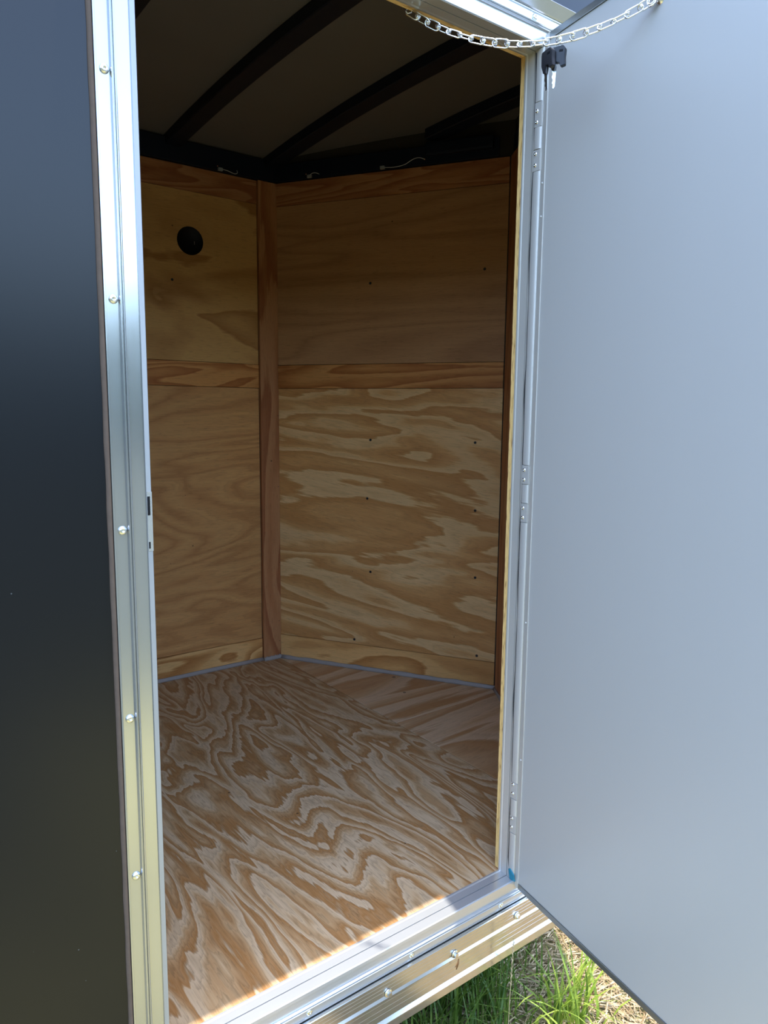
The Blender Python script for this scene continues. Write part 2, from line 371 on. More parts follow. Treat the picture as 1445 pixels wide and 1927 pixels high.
far_piece('plywood_panel', XB, -0.902, 1.2655, 1.8955, 0.0, M['ply_yellow'], 7.9)
# upper panel with the round opening
HX, HZ, HR = -0.047, 1.7155, 0.0525
def holed_panel(x0, x1, z0, z1, y0, y1, cx, cz, r, n=64):
    V = []; F = []
    for y in (y0, y1):
        for i in range(n):
            a = 2*math.pi*(i+0.5)/n; V.append((cx+r*math.cos(a), y, cz+r*math.sin(a)))
        for i in range(n):
            a = 2*math.pi*(i+0.5)/n; dx, dz = math.cos(a), math.sin(a)
            t = min([((x1-cx)/dx if dx > 0 else (x0-cx)/dx), ((z1-cz)/dz if dz > 0 else (z0-cz)/dz)])
            V.append((cx+t*dx, y, cz+t*dz))
        V += [(x1, y, z1), (x0, y, z1), (x0, y, z0), (x1, y, z0)]
    B = 2*n+4
    corner = {}
    for i in range(n):
        j = (i+1) % n
        for b in (0, B):
            a, c = V[b+n+i], V[b+n+j]
            q = [b+i, b+j, b+n+j]
            if abs(a[0]-c[0]) > 1e-6 and abs(a[2]-c[2]) > 1e-6:
                k = min(range(4), key=lambda kk: abs(V[b+2*n+kk][0]-(a[0]+c[0])/2)+abs(V[b+2*n+kk][2]-(a[2]+c[2])/2)); q.append(b+2*n+k)
            q.append(b+n+i); F.append(tuple(q))
        F.append((i, j, B+j, B+i)); 
    # outer rim
    me = mesh('plywood_panel', V, F); return me
cx0 = -0.9
me = holed_panel(0, 0.234-cx0, 0, 1.8955-1.2655, 0, 0.02, HX-cx0, HZ-1.2655, HR)
up_panel = obj_from('plywood_panel', me, M['ply_yellow'], wall_far, T(cx0, YF, 1.2655)); up_panel['seed'] = 0.35
def small_screw(parent, m4, mat, r=0.0036):
    o = obj_from('screw', screw_me, mat, parent, m4); o.scale = (r/0.0036,)*3; return o
screw_me = lathe_me('screw', [(0.0, 0.0003), (0.0011, 0.0003), (0.0013, 0.0014), (0.0026, 0.0014), (0.0036, 0.0004), (0.0036, -0.003)], 14)
screw_me.materials.append(M['screw_dark'])
FN = Matrix.Rotation(math.pi/2, 4, 'X')      # local z -> world -y
small_screw(wall_far, T(-0.1224, YF-0.0002, 1.5644) @ FN, None, 0.0050)
for zz in (0.30, 0.62, 0.95): small_screw(wall_far, T(-0.42, YF-0.0002, zz) @ FN, None, 0.0050)
# vent
vent = empty('round_vent', (HX, YF+0.0035, HZ)); vent.matrix_local = T(HX, YF+0.0035, HZ) @ FN
tag(vent, 'round black vent set in the upper plywood panel of the far wall', 'vent')
obj_from('housing', lathe_me('housing', [(0.0, -0.0015), (0.038, -0.0015), (0.040, 0.0), (0.0521, 0.0), (0.0521, 0.0033), (0.0505, 0.0033), (0.0505, 0.0012), (0.043, 0.0012), (0.0425, 0.0), (0.0, 0.0003)], 48), M['vent_black'], vent)
for k in (0, 1):
    obj_from('pin', lathe_me('pin', [(0, 0.0016), (0.0009, 0.0012), (0.0012, 0.0)], 10), M['white_plastic'], vent, T(0.0175, -0.002-0.0065*k, 0.0003))  # pale pins stand in for two dots of daylight in the vent

# ================================================================== NOSE WALLS
dv = Vector((TIP[0]-XC, TIP[1]-YF, 0)); NL = dv.length; du = dv.normalized(); dn = Vector((du.y, -du.x, 0))   # dn points into the room
if dn.x > 0: dn = -dn
NOSE = frame4((XC, YF, 0), du, -dn, (0, 0, 1))
def quad_wall(name, a, b, off_dir, t, z0, z1, slope=False):
    o = Vector((off_dir[0], off_dir[1]))*t; n_ = 10
    if not slope: return prism_me(name, [a, b, (b[0]+o.x, b[1]+o.y), (a[0]+o.x, a[1]+o.y)], z0, z1)
    V = []                                   # top edge follows the arched roof
    for i in range(n_+1):
        x, y = a[0]+(b[0]-a[0])*i/n_, a[1]+(b[1]-a[1])*i/n_; zt = 2.038+0.036*(1-((y-0.829)/0.83)**2)+0.0365
        V += [(x, y, z0), (x, y, zt), (x+o.x, y+o.y, zt), (x+o.x, y+o.y, z0)]
    F = [(i*4+k, i*4+(k+1) % 4, i*4+4+(k+1) % 4, i*4+4+k) for i in range(n_) for k in range(4)] + [(0, 1, 2, 3), tuple(n_*4+k for k in range(4))]
    return mesh(name, V, F)
wall_nose = obj_from('wall_nose', quad_wall('wall_nose', tuple((Vector((XC, YF))-dn.xy*0.004)), tuple((Vector(TIP)-dn.xy*0.004+du.xy*0.05)), -dn.xy, 0.045, -0.018, 2.072, True), M['dark_gap'])
tag(wall_nose, 'plywood-lined slanting wall of the pointed nose, straight ahead through the doorway', 'wall', kind='structure')
def nose_piece(name, s0, s1, z0, z1, front, mat, seed):
    return piece(name, (s1-s0, 0.02, z1-z0), NOSE @ T(s0, -front, z0), mat, wall_nose, seed=seed)
S0, S1 = 0.0175, 0.969
nose_piece('top_board', S0, S1, 1.897, ZW, 0.003, M['board_red'], 8.8)
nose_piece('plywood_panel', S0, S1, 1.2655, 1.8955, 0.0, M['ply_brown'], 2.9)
nose_piece('middle_board', S0, S1, 1.1695, 1.264, 0.003, M['board'], 3.7)
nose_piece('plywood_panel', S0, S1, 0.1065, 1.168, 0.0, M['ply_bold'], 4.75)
nose_piece('bottom_board', S0, S1, 0.012, 0.105, 0.002, M['board_pale'], 6.4)
NN = NOSE @ FN
for s, z in ((0.431, 1.575), (0.887, 1.602), (0.436, 0.964), (0.868, 0.9635), (0.424, 0.726), (0.875, 0.702), (0.44, 0.422), (0.882, 0.4385), (0.369, 0.1254), (0.897, 0.124)):
    small_screw(wall_nose, NOSE @ T(s, -0.0002, z) @ FN, None, 0.0052)
# near half of the nose, seen edge on beside the door jamb
dv2 = Vector((XC-TIP[0], 0.010-TIP[1], 0)); N2L = dv2.length; du2 = dv2.normalized(); dn2 = Vector((-du2.y, du2.x, 0))
if dn2.x > 0: dn2 = -dn2
wall_nose2 = obj_from('wall_nose_near', quad_wall('wall_nose_near', tuple(Vector(TIP)-dn2.xy*0.004-du2.xy*0.004), tuple(Vector((XC, 0.01))-dn2.xy*0.004), -dn2.xy, 0.045, -0.018, 2.072, True), M['dark_gap'])
tag(wall_nose2, 'near slanting wall of the pointed nose, a sliver beside the hinge jamb', 'wall', kind='structure')
NOSE2 = frame4(TIP + (0,), du2, -dn2, (0, 0, 1))
piece('plywood_panel', (N2L-0.10, 0.02, 1.88), NOSE2 @ T(0.10, 0, 0.0995), M['ply_soft'], wall_nose2, seed=3.9)
piece('bottom_board', (N2L-0.10, 0.02, 0.086), NOSE2 @ T(0.10, -0.003, 0.012), M['board_pale'], wall_nose2, seed=1.9)

# corner boards (vertical, grain up the board)
VX = frame4((0, 0, 0), (0, 0, 1), (0, 1, 0), (-1, 0, 0))
def vboard(name, m4, wdt, t, z0, z1, mat, seed, label):
    o = piece(name, (z1-z0, t, wdt), m4, mat, None, 0.0015, seed); tag(o, label, 'trim board', kind='structure'); return o
post = vboard('trim_1', frame4((0.3205, YF-0.014, 0.006), (0, 0, 1), (0, 1, 0), (-1, 0, 0)), 0.0845, 0.016, 0.006, ZW+0.001, M['board_red'], 2.6,
              'reddish vertical pine board covering the corner between far wall and nose')
for z in (0.07, 0.16, 0.42, 0.75, 1.05, 1.26, 1.62, 1.93):
    o = obj_from('nail', screw_me, None, post, T(z, -0.0002, 0.006+0.004*math.sin(z*9)) @ FN); o.scale = (0.45,)*3
post2 = vboard('trim_2', NOSE2 @ frame4((0.0965, -0.010, 0.006), (0, 0, 1), (0, 1, 0), (-1, 0, 0)), 0.094, 0.010, 0.006, ZW, M['board_red'], 7.2,
               'narrow brown board in the tip of the nose beside the hinge jamb')
# grey sealant along the floor
def bead(name, a, b, into, r=0.011):
    a, b = Vector(a), Vector(b); t = (b-a).normalized(); n_ = Vector(into).normalized()
    prof = [(0, 0), (r*0.95, 0), (r*0.8, r*0.55), (r*0.45, r*0.95), (0.004, r*1.3), (0, r*1.35)]
    V = []; k = len(prof); seg = 24
    for i in range(seg+1):
        p = a + (b-a)*i/seg; wob = 1 + 0.12*math.sin(i*2.3)+0.08*math.sin(i*5.1)
        for q, z in prof: V.append(p + n_*q*wob + Vector((0, 0, z*wob)))
    F = [(i*k+j, (i+1)*k+j, (i+1)*k+(j+1) % k, i*k+(j+1) % k) for i in range(seg) for j in range(k)] + [tuple(range(k)), tuple(range(seg*k, seg*k+k))]
    return obj_from(name, mesh(name, V, F, True), M['caulk'], floor)
bead('sealant_bead', (XB, YF-0.003, 0.0), (0.24, YF-0.003, 0.0), (0, -1, 0))
bead('sealant_bead', (0.235, YF-0.014, 0.0), (0.326, YF-0.016, 0.0), (0, -1, 0))
bead('sealant_bead', Vector((XC, YF, 0.0))+du*0.026+dn*0.003, Vector((XC, YF, 0.0))+du*0.975+dn*0.003, dn)
bead('sealant_bead', Vector((TIP[0], TIP[1], 0))+dn2*0.011+du2*0.005, Vector((TIP[0], TIP[1], 0))+du2*0.8+dn2*0.004, dn2, 0.008)

# ================================================================== REAR WALL (behind the left jamb, closes the box)
wall_rear = box('wall_rear', (XB-0.045, -0.042, -0.018), (XB, YF+0.05, 2.08), M['dark_gap'])
tag(wall_rear, 'rear end wall of the trailer, hidden behind the left side', 'wall', kind='structure')

# ================================================================== NEAR WALL WITH THE DOORWAY
wall_near = obj_from('wall_near', mesh('wall_near', *(lambda: (
    [(x, y, z) for y in (-0.043, -0.001) for x, z in ((XB-0.045, -0.018), (OL-0.0135, -0.018), (OL-0.0135, OH+0.0135), (OR_+0.0135, OH+0.0135), (OR_+0.0135, -0.018), (XC+0.02, -0.018), (XC+0.02, 2.08), (XB-0.045, 2.08))],
    [(0, 1, 2, 7), (2, 3, 6, 7), (3, 4, 5, 6)] + [tuple(8+i for i in f) for f in ((0, 1, 2, 7), (2, 3, 6, 7), (3, 4, 5, 6))] + [(i, (i+1) % 8, 8+(i+1) % 8, 8+i) for i in range(8)]))()), M['dark_gap'])
tag(wall_near, 'dark trailer side wall around the doorway', 'wall', kind='structure')
def near_ply(x0, x1, z0, z1, seed, mat='ply_soft'):
    return piece('plywood_panel', (x1-x0, 0.0125, z1-z0), T(x0, 0.0003, z0), M[mat], wall_near, 0.0, seed, M['edge'])
near_ply(XB, OL, 0.002, ZW, 5.2); near_ply(OR_+0.0015, XC-0.002, 0.002, ZW, 6.8); near_ply(OL+0.001, OR_+0.0005, OH+0.001, ZW, 4.1)
# black outer skins
def skin(x0, x1, z0, z1):
    return box('skin_panel', (x0, -0.0458, z0), (x1, -0.0432, z1), M['black_skin'], wall_near, 0.0004)
skin(-2.06, OL-0.058, -0.05, 2.06); skin(XB-0.045, -2.063, -0.05, 2.06)
skin(OL-0.0575, 0.0185, OH+0.058, 2.06); skin(0.0215, XC+0.03, OH+0.058, 2.06); skin(0.058, XC+0.03, -0.05, OH+0.0575)
# outer skin of the nose and the other sides
for nm, a, b, nn in (('skin_panel', Vector((XC, YF)), Vector(TIP), dn.xy), ('skin_panel', Vector(TIP), Vector((XC, 0.01)), dn2.xy)):
    pa = a - nn*0.05; pb = b - nn*0.05
    obj_from(nm, quad_wall(nm, tuple(pa), tuple(pb), -nn, 0.003, -0.05, 2.06), M['black_skin'], wall_nose if a.y > 1 else wall_nose2)
box('skin_panel', (XB-0.045, YF+0.0505, -0.05), (XC+0.03, YF+0.053, 2.06), M['black_skin'], wall_far)
box('skin_panel', (XB-0.049, -0.043, -0.05), (XB-0.0455, YF+0.05, 2.06), M['black_skin'], wall_rear)

# ================================================================== CEILING: roof sheet, rails, bows
def zb(y): return 2.038 + 0.036*(1-((y-0.829)/0.83)**2)     # underside of the bows
def xmax(y): return XC + 0.075 + (TIP[0]-XC)*max(0.0, 1-abs(y-TIP[1])/(YF-TIP[1]))
ny = 28
ys = [-0.046 + (YF+0.053+0.046)*j/ny for j in range(ny+1)]
V = []; F = []
for zz in (0.036, 0.048):
    for y in ys:
        for x in (XB-0.05, XC, max(XC+0.01, xmax(y))): V.append((x, y, zb(y)+zz))
K = (ny+1)*3
for b_ in (0, K):
    for j in range(ny):
        for i in range(2): F.append((b_+j*3+i, b_+j*3+i+1, b_+j*3+i+4, b_+j*3+i+3))
ring = [j*3 for j in range(ny+1)] + [ny*3+1, ny*3+2] + [j*3+2 for j in range(ny-1, -1, -1)] + [1]
for i in range(len(ring)):
    a, c = ring[i], ring[(i+1) % len(ring)]; F.append((a, c, K+c, K+a))
ceiling = obj_from('ceiling', mesh('ceiling', V, F, False), M['roof'])
tag(ceiling, 'grey sheet roof seen from below, crossed by black steel bows', 'ceiling', kind='structure')
def bow(x, y0, y1, wd=0.062):
    n_ = 14; V = []; F = []
    for i in range(n_+1):
        y = y0+(y1-y0)*i/n_; b_ = zb(y)
        V += [(x-wd/2, y, b_+0.035), (x-wd/2, y, b_+0.003), (x-wd/2+0.003, y, b_), (x+wd/2-0.003, y, b_), (x+wd/2, y, b_+0.003), (x+wd/2, y, b_+0.035)]
    for i in range(n_):
        for k in range(6): F.append((i*6+k, i*6+(k+1) % 6, (i+1)*6+(k+1) % 6, (i+1)*6+k))
    F += [tuple(range(6)), tuple(n_*6+k for k in range(6))]
    return obj_from('roof_bow', mesh('roof_bow', V, F), M['steel_black'], ceiling)
for x in (-2.95, -2.54, -2.135, -1.73, -1.325, -0.92, -0.515, -0.11, 0.295): bow(x, 0.0, YF)
bow(0.66, 0.56, 1.075)
box('top_rail', (XB, YF-0.016, ZW+0.0025), (XC, YF+0.003, 2.066), M['steel_black'], ceiling, 0.002)
box('top_rail', (XB, 0.0, ZW+0.0025), (XC, 0.03, 2.066), M['steel_black'], ceiling, 0.002)
obj_from('top_rail', box_me('top_rail', (0.0, -0.014, ZW+0.0025), (0.93, 0.003, 2.052), 0.002), M['steel_black'], ceiling, NOSE)
obj_from('top_rail', box_me('top_rail', (0.05, -0.014, ZW+0.0025), (N2L, 0.003, 2.04), 0.002), M['steel_black'], ceiling, NOSE2)
obj_from('rail_cover', box_me('rail_cover', (0.66, -0.040, 2.010), (0.915, -0.0142, 2.056), 0.008), M['steel_black'], ceiling, NOSE)
obj_from('wire_stub', tube_me('wire_stub', [(0.57, 1.16, 2.052), (0.562, 1.165, 2.068), (0.555, 1.168, 2.082)], 0.002, 6), M['rubber'], ceiling)

# wires with connectors resting on top of the wooden lining
def pigtail(loc, ax, out, pts, label, first):
    """first: connector sits at loc; pts in (along, up) from it"""
    r = empty('wire_pigtail', loc); tag(r, label, 'wire', 'loose light wires at the top of the lining')
    a = Vector(ax); o = Vector(out)
    Rm = frame4((0, 0, 0), a, a.cross(Vector((0, 0, 1)))*-1, (0, 0, 1))
    obj_from('connector', box_me('connector', (-0.010, -0.005, 0.0), (0.008, 0.005, 0.011), 0.0015), M['grey_plastic'], r, Rm)
    path = [a*p + o*0.004 + Vector((0, 0, q)) for p, q in pts]
    sm = []
    for i in range(len(path)-1):
        for k in range(4):
            t = k/4; p0 = path[max(i-1, 0)]; p1 = path[i]; p2 = path[i+1]; p3 = path[min(i+2, len(path)-1)]
            sm.append(0.5*((2*p1)+(p2-p0)*t+(2*p0-5*p1+4*p2-p3)*t*t+(3*p1-p0-3*p2+p3)*t**3))
    sm.append(path[-1])
    obj_from('wire', tube_me('wire', sm, 0.0011, 6), M['white_plastic'], r)
    e_ = path[-1] if first else a*-0.014 + o*0.004 + Vector((0, 0, 0.014))
    obj_from('bare_tip', lathe_me('bare_tip', [(0, -0.003), (0.002, -0.002), (0.0022, 0.001), (0, 0.003)], 8), M['copper'], r, T(*e_))
    return r
pigtail((0.074, YF-0.020, ZW+0.002), (1, 0, 0), (0, -1, 0), [(0.006, 0.006), (0.03, 0.004), (0.055, -0.001), (0.068, 0.004), (0.066, 0.014)], 'small connector with white wire above the far wall, left of the corner board', False)
p_ = Vector((XC, YF, 0))+du*0.178+dn*0.020
pigtail((p_.x, p_.y, ZW+0.002), du, dn, [(0.004, 0.010), (0.016, 0.015), (0.03, 0.014), (0.044, 0.008)], 'small connector with short white wire above the nose wall near the corner board', False)
p_ = Vector((XC, YF, 0))+du*0.487+dn*0.020
pigtail((p_.x, p_.y, ZW+0.002), du, dn, [(0.006, 0.004), (0.05, 0.001), (0.09, 0.006), (0.12, 0.020), (0.145, 0.024), (0.168, 0.016)], 'connector with long curling white wire above the middle of the nose wall', True)

# ================================================================== DOOR FRAME (aluminium extrusions)
PROF = [(0.013, 0.0), (-0.0008, 0.0), (-0.0010, 0.004), (0.0, 0.007), (0.0, 0.0250), (0.0045, 0.0253), (0.0045, 0.0269), (0.0, 0.0272), (0.0, 0.0480), (0.0015, 0.0505), (0.0085, 0.0505),
        (0.0095, 0.0478), (0.0285, 0.0478), (0.0290, 0.0505), (0.0298, 0.0524), (0.0310, 0.0532), (0.0321, 0.0526), (0.0328, 0.0508), (0.0334, 0.0508), (0.0340, 0.0530), (0.0351, 0.0540), (0.0363, 0.0532), (0.0370, 0.0510), (0.0376, 0.0478), (0.0540, 0.0478), (0.0550, 0.0500), (0.0572, 0.0495), (0.0575, 0.0460), (0.013, 0.0460)]
dframe = empty('door_frame', (OL, -0.05, 0)); dframe.location = (0, 0, 0)
tag(dframe, 'bare aluminium frame around the trailer doorway', 'door frame', kind='structure')
def frame_side(name, a, b, out, mat):
    a, b, o = Vector(a), Vector(b), Vector(out); t = (b-a).normalized(); n_ = len(PROF); V = []
    for end, s in ((a, -1), (b, 1)):
        for u, v in PROF: V.append(end + o*u + t*s*u + Vector((0, -v, 0)))
    F = [(k, (k+1) % n_, n_+(k+1) % n_, n_+k) for k in range(n_)] + [tuple(range(n_)), tuple(range(n_, 2*n_))]
    return obj_from(name, mesh(name, V, F), mat, dframe)
sill = frame_side('sill', (OL, 0, 0), (OR_, 0, 0), (0, 0, -1), M['alu_sill'])
header = frame_side('header', (OL, 0, OH), (OR_, 0, OH), (0, 0, 1), M['alu_sill'])
jl = frame_side('jamb', (OL, 0, 0), (OL, 0, OH), (-1, 0, 0), M['alu_z'])
jr = frame_side('jamb', (OR_, 0, 0), (OR_, 0, OH), (1, 0, 0), M['alu_mill'])
jl.data.materials.append(M['alu_lip'])          # the raw cut lip beside the opening is duller
for p in jl.data.polygons:
    if p.center.x > OL-0.0092 and p.center.y < -0.0494: p.material_index = 1
fs_me = lathe_me('frame_screw', [(0.0, 0.0022), (0.0014, 0.0022), (0.0017, 0.0040), (0.0032, 0.0042), (0.0056, 0.0030), (0.0066, 0.0008), (0.0066, -0.001)], 18)
fs_me.materials.append(M['zinc'])
for z in (1.80, 1.5287, 1.2294, 0.9023, 0.6145, 0.3577, 0.06): obj_from('screw', fs_me, None, jl, T(OL-0.0445, -0.0478, z) @ FN)
for x in (-0.029, -0.29, -0.552): obj_from('screw', fs_me, None, header, T(x, -0.0478, OH+0.046) @ FN)
for x in (-0.040, -0.304, -0.552, -0.79): obj_from('screw', fs_me, None, sill, T(x, -0.0478, -0.046) @ FN)
# tan sealant beside the latch jamb, drip cap over the header
V = []
seg = 60; prof = [(0, 0), (0.0015, 0.0042), (0.005, 0.0048), (0.0075, 0.002), (0.008, 0)]
for i in range(seg+1):
    z = -0.06 + (OH+0.125)*i/seg; wob = 1+0.04*math.sin(i*1.7)+0.03*math.sin(i*4.3)
    for q, v in prof: V.append((OL-0.0572-q*wob, -0.0455-v*wob, z))
k = len(prof)
F = [(i*k+j, (i+1)*k+j, (i+1)*k+(j+1) % k, i*k+(j+1) % k) for i in range(seg) for j in range(k)] + [tuple(range(k)), tuple(range(seg*k, seg*k+k))]
obj_from('sealant_bead', mesh('sealant_bead', V, F, True), M['tan_caulk'], dframe)
capp = [(0.0588, 0.046), (0.0588, 0.049), (0.0605, 0.051), (0.079, 0.064), (0.0805, 0.063), (0.0815, 0.0455)]
V = [(x, -v, OH+u) for x in (OL-0.075, 0.075) for u, v in capp]; k = len(capp)
obj_from('drip_cap', mesh('drip_cap', V, [(i, (i+1) % k, k+(i+1) % k, k+i) for i in range(k)] + [tuple(range(k)), tuple(range(k, 2*k))]), M['alu_x'], dframe)
# latch opening in the left jamb
strike = box('strike_plate', (-0.8265, -0.0512, 0.868), (-0.8192, -0.0503, 0.957), M['alu_x'], jl)
box('slot', (-0.8262, -0.0517, 0.922), (-0.8224, -0.0510, 0.950), M['vent_black'], strike)
box('slot', (-0.8258, -0.0517, 0.872), (-0.8236, -0.0510, 0.882), M['vent_black'], strike)

# hinge-side: rubber seal pinched between jamb and hinge strip
V = []; seg = 90
for i in range(seg+1):
    z = 0.01 + 1.785*i/seg; y = -0.0305 + 0.0012*math.sin(i*0.37)+0.0008*math.sin(i*0.91+1) - (0.007 if z < 0.05 else 0)*(1-z/0.05)
    for q in ((0.001, 0.0), (-0.0018, -0.0006), (-0.0018, -0.0022), (0.001, -0.0028)): V.append((q[0], y+q[1], z))
F = [(i*4+j, (i+1)*4+j, (i+1)*4+(j+1) % 4, i*4+(j+1) % 4) for i in range(seg) for j in range(4)] + [(0, 1, 2, 3), tuple(range(seg*4, seg*4+4))]
obj_from('rubber_seal', mesh('rubber_seal', V, F), M['rubber'], jr)

# ================================================================== DOOR
screw_me2 = lathe_me('pin', [(0.0, 0.0014), (0.0012, 0.0012), (0.0020, 0.0)], 10); screw_me2.materials.append(M['white_plastic'])
DU = Vector((-0.18, -0.9837, 0)).normalized(); DN = Vector((-0.9837, 0.18, 0)).normalized()
DO = Vector((0.0, -0.065, 0))
DOOR = frame4(DO, DU, DN, (0, 0, 1))          # local x: from hinge to latch, y: towards the camera side, z up
door = empty('door_1', (0, -0.055, -0.012)); door.matrix_local = DOOR
tag(door, 'open trailer door with pale grey inner sheet and aluminium edging', 'door', kind='structure')
DW, Z0, Z1 = 0.805, 0.0, 1.808
pv = []; pf = []; nx_, nz_ = 24, 48
for j in range(nz_+1):
    for i in range(nx_+1):
        x = DW*i/nx_; z = Z0+(Z1-Z0)*j/nz_
        pv.append((x, 0.0008*math.sin(z*3.1+x*2)*math.sin(x*6), z))
for j in range(nz_):
    for i in range(nx_): pf.append((j*(nx_+1)+i, j*(nx_+1)+i+1, (j+1)*(nx_+1)+i+1, (j+1)*(nx_+1)+i))
off = len(pv)
pv += [(0, -0.006, Z0), (DW, -0.006, Z0), (DW, -0.006, Z1), (0, -0.006, Z1)]
c0, c1, c2, c3 = 0, nx_, (nz_+1)*(nx_+1)-1, nz_*(nx_+1)
pf += [(off, off+1, off+2, off+3)]
pf += [tuple([off+1, off] + list(range(0, nx_+1))), tuple([off+3, off+2] + [c2-i for i in range(nx_+1)]), tuple([off, off+3] + [c3-(nx_+1)*j for j in range(nz_+1)]), tuple([off+2, off+1] + [c1+(nx_+1)*j for j in range(nz_+1)])]
obj_from('inner_sheet', mesh('inner_sheet', pv, pf, False), M['door_sheet'], door)
box('outer_skin', (-0.012, -0.034, Z0-0.011), (DW+0.012, -0.0315, Z1+0.011), M['black_skin'], door)
box('core', (0.002, -0.031, Z0+0.001), (DW-0.002, -0.0065, Z1-0.001), M['dark_gap'], door)
def dtrim(lo, hi, mat): return box('edge_trim', lo, hi, mat, door, 0.0012)
dtrim((-0.0135, -0.0313, Z0-0.013), (-0.0004, 0.0022, Z1+0.0135), M['alu_mill'])
dtrim((DW+0.0004, -0.0313, Z0-0.013), (DW+0.0135, 0.0022, Z1+0.0135), M['alu_z'])
dtrim((-0.0002, -0.0313, Z0-0.013), (DW+0.0002, 0.0022, Z0-0.0004), M['alu_trim'])
dtrim((-0.0002, -0.0313, Z1+0.0004), (DW+0.0002, 0.0022, Z1+0.0135), M['alu_trim'])
for z in (1.54, 1.475, 0.62, 0.30): 
    o = obj_from('pin', screw_me2, None, door, T(-0.0068, 0.0022, z) @ Matrix.Rotation(-math.pi/2, 4, 'X'))
# hinges: leaf plates riveted to the jamb, knuckle between them; rounded cover strips in the gaps
riv_me = lathe_me('rivet', [(0.0, 0.0010), (0.0010, 0.0010), (0.0012, 0.0022), (0.0024, 0.0022), (0.0036, 0.0012), (0.0040, 0.0)], 14); riv_me.materials.append(M['zinc'])
RV = Matrix.Rotation(-math.pi/2, 4, 'Y')       # local z -> world -x
DINV = DOOR.inverted()
def halfround(name, z0, z1, y0, y1, h, mat, par, bulge=True):
    n_ = 8; prof = []
    for i in range(n_+1):
        a = math.pi*i/n_; prof.append(((y0+y1)/2 - (y1-y0)/2*math.cos(a), -(math.sin(a) if bulge else min(1, 3*math.sin(a)))*h-0.0004))
    V = [(x, y, z) for z in (z0, z1) for y, x in prof]; k = len(prof)
    F = [(i, (i+1) % k, k+(i+1) % k, k+i) for i in range(k)] + [tuple(range(k)), tuple(range(k, 2*k))]
    return obj_from(name, mesh(name, V, F, False), mat, par, DINV)
HY0, HY1 = -0.0325, -0.0505
zs = []
for (a, b, c, d), rv in (((0.238, 0.199, 0.157, 0.115), (0.233, 0.211, 0.150, 0.1286)), ((0.9655, 0.925, 0.883, 0.842), (0.9555, 0.9345, 0.8729, 0.8518)), ((1.699, 1.652, 1.608, 1.567), (1.6825, 1.6611, 1.6002, 1.5784))):
    h_ = empty('hinge', (0, 0, 0)); h_.parent = door; h_.matrix_local = DINV
    for (z_hi, z_lo) in ((a, b), (c, d)):
        pl = obj_from('leaf', box_me('leaf', (-0.0022, HY1, z_lo), (0.0005, HY0, z_hi), 0.0005), M['alu_dull'], h_)
    kn = halfround('knuckle', c+0.001, b-0.001, HY1, HY0+0.001, 0.0030, M['alu_dull'], None); kn.matrix_local = Matrix.Identity(4); kn.parent = h_
    for z in rv: obj_from('rivet', riv_me, None, h_, T(-0.0022, -0.0385, z) @ RV)
    zs += [a, d]
zs = sorted(zs)
for z0, z1 in ((0.0, zs[0]), (zs[1], zs[2]), (zs[3], zs[4]), (zs[5], 1.80)):
    halfround('hinge_cover', z0+0.001, z1-0.001, HY1, HY0+0.001, 0.0024, M['alu_dull'], door)
# chain hook on the door
obj_from('chain_eye', lathe_me('chain_eye', [(0, 0.006), (0.005, 0.005), (0.007, 0.002), (0.009, 0.0), (0.009, -0.001)], 14), M['zinc'], door, T(0.281, 0.0, 1.752) @ Matrix.Rotation(-math.pi/2, 4, 'X'))

# scrap of teal tape in the bottom hinge corner
V = [(-0.004, -0.040, 0.0005), (-0.004, -0.055, 0.0005), (-0.006, -0.053, 0.016), (-0.006, -0.041, 0.026), (-0.0055, -0.036, 0.024)]
V += [(x+0.003, y, z) for x, y, z in V]
tape = obj_from('tape_scrap', mesh('tape_scrap', V, [(0, 1, 2, 3, 4), (9, 8, 7, 6, 5)] + [(i, (i+1) % 5, 5+(i+1) % 5, 5+i) for i in range(5)]), M['teal'])
tag(tape, 'scrap of teal plastic in the lower hinge corner of the doorway', 'tape')

# ================================================================== LOWER SIDE RAIL
RP = [(0.0460, -0.0600), (0.0500, -0.0600), (0.0560, -0.0610), (0.0570, -0.0625), (0.0570, -0.0690), (0.0563, -0.0694), (0.0570, -0.0698), (0.0570, -0.0770), (0.0563, -0.0774), (0.0570, -0.0778), (0.0570, -0.0850), (0.0563, -0.0854), (0.0570, -0.0858),
      (0.0570, -0.0960), (0.0602, -0.1010), (0.0600, -0.1025), (0.0572, -0.1035), (0.0570, -0.1110), (0.0563, -0.1114), (0.0570, -0.1118), (0.0570, -0.1230), (0.0563, -0.1234), (0.0570, -0.1238), (0.0570, -0.1340), (0.0563, -0.1344), (0.0570, -0.1348),
      (0.0570, -0.1480), (0.0618, -0.1555), (0.0620, -0.1575), (0.0600, -0.1590), (0.0598, -0.1765), (0.0580, -0.1780), (0.0460, -0.1780)]
V = [(x, -v, z) for x in (XB-0.04, XC+0.02) for v, z in RP]; k = len(RP)
rail = obj_from('side_rail', mesh('side_rail', V, [(i, (i+1) % k, k+(i+1) % k, k+i) for i in range(k)] + [tuple(range(k)), tuple(range(k, 2*k))]), M['alu_rail'])
tag(rail, 'ribbed aluminium rail along the trailer side below the doorway sill', 'trim', kind='structure')
def hexscrew(parent, m4):
    V = []; F = []
    me = lathe_me('washer', [(0, 0.0018), (0.0078, 0.0018), (0.0088, 0.0008), (0.0088, -0.0005)], 20)
    w_ = obj_from('screw', me, M['zinc'], parent, m4)
    hx = prism_me('hex_head', [(0.0052*math.cos(math.pi*i/3), 0.0052*math.sin(math.pi*i/3)) for i in range(6)], 0.0018, 0.0068)
    obj_from('hex_head', hx, M['zinc'], w_)
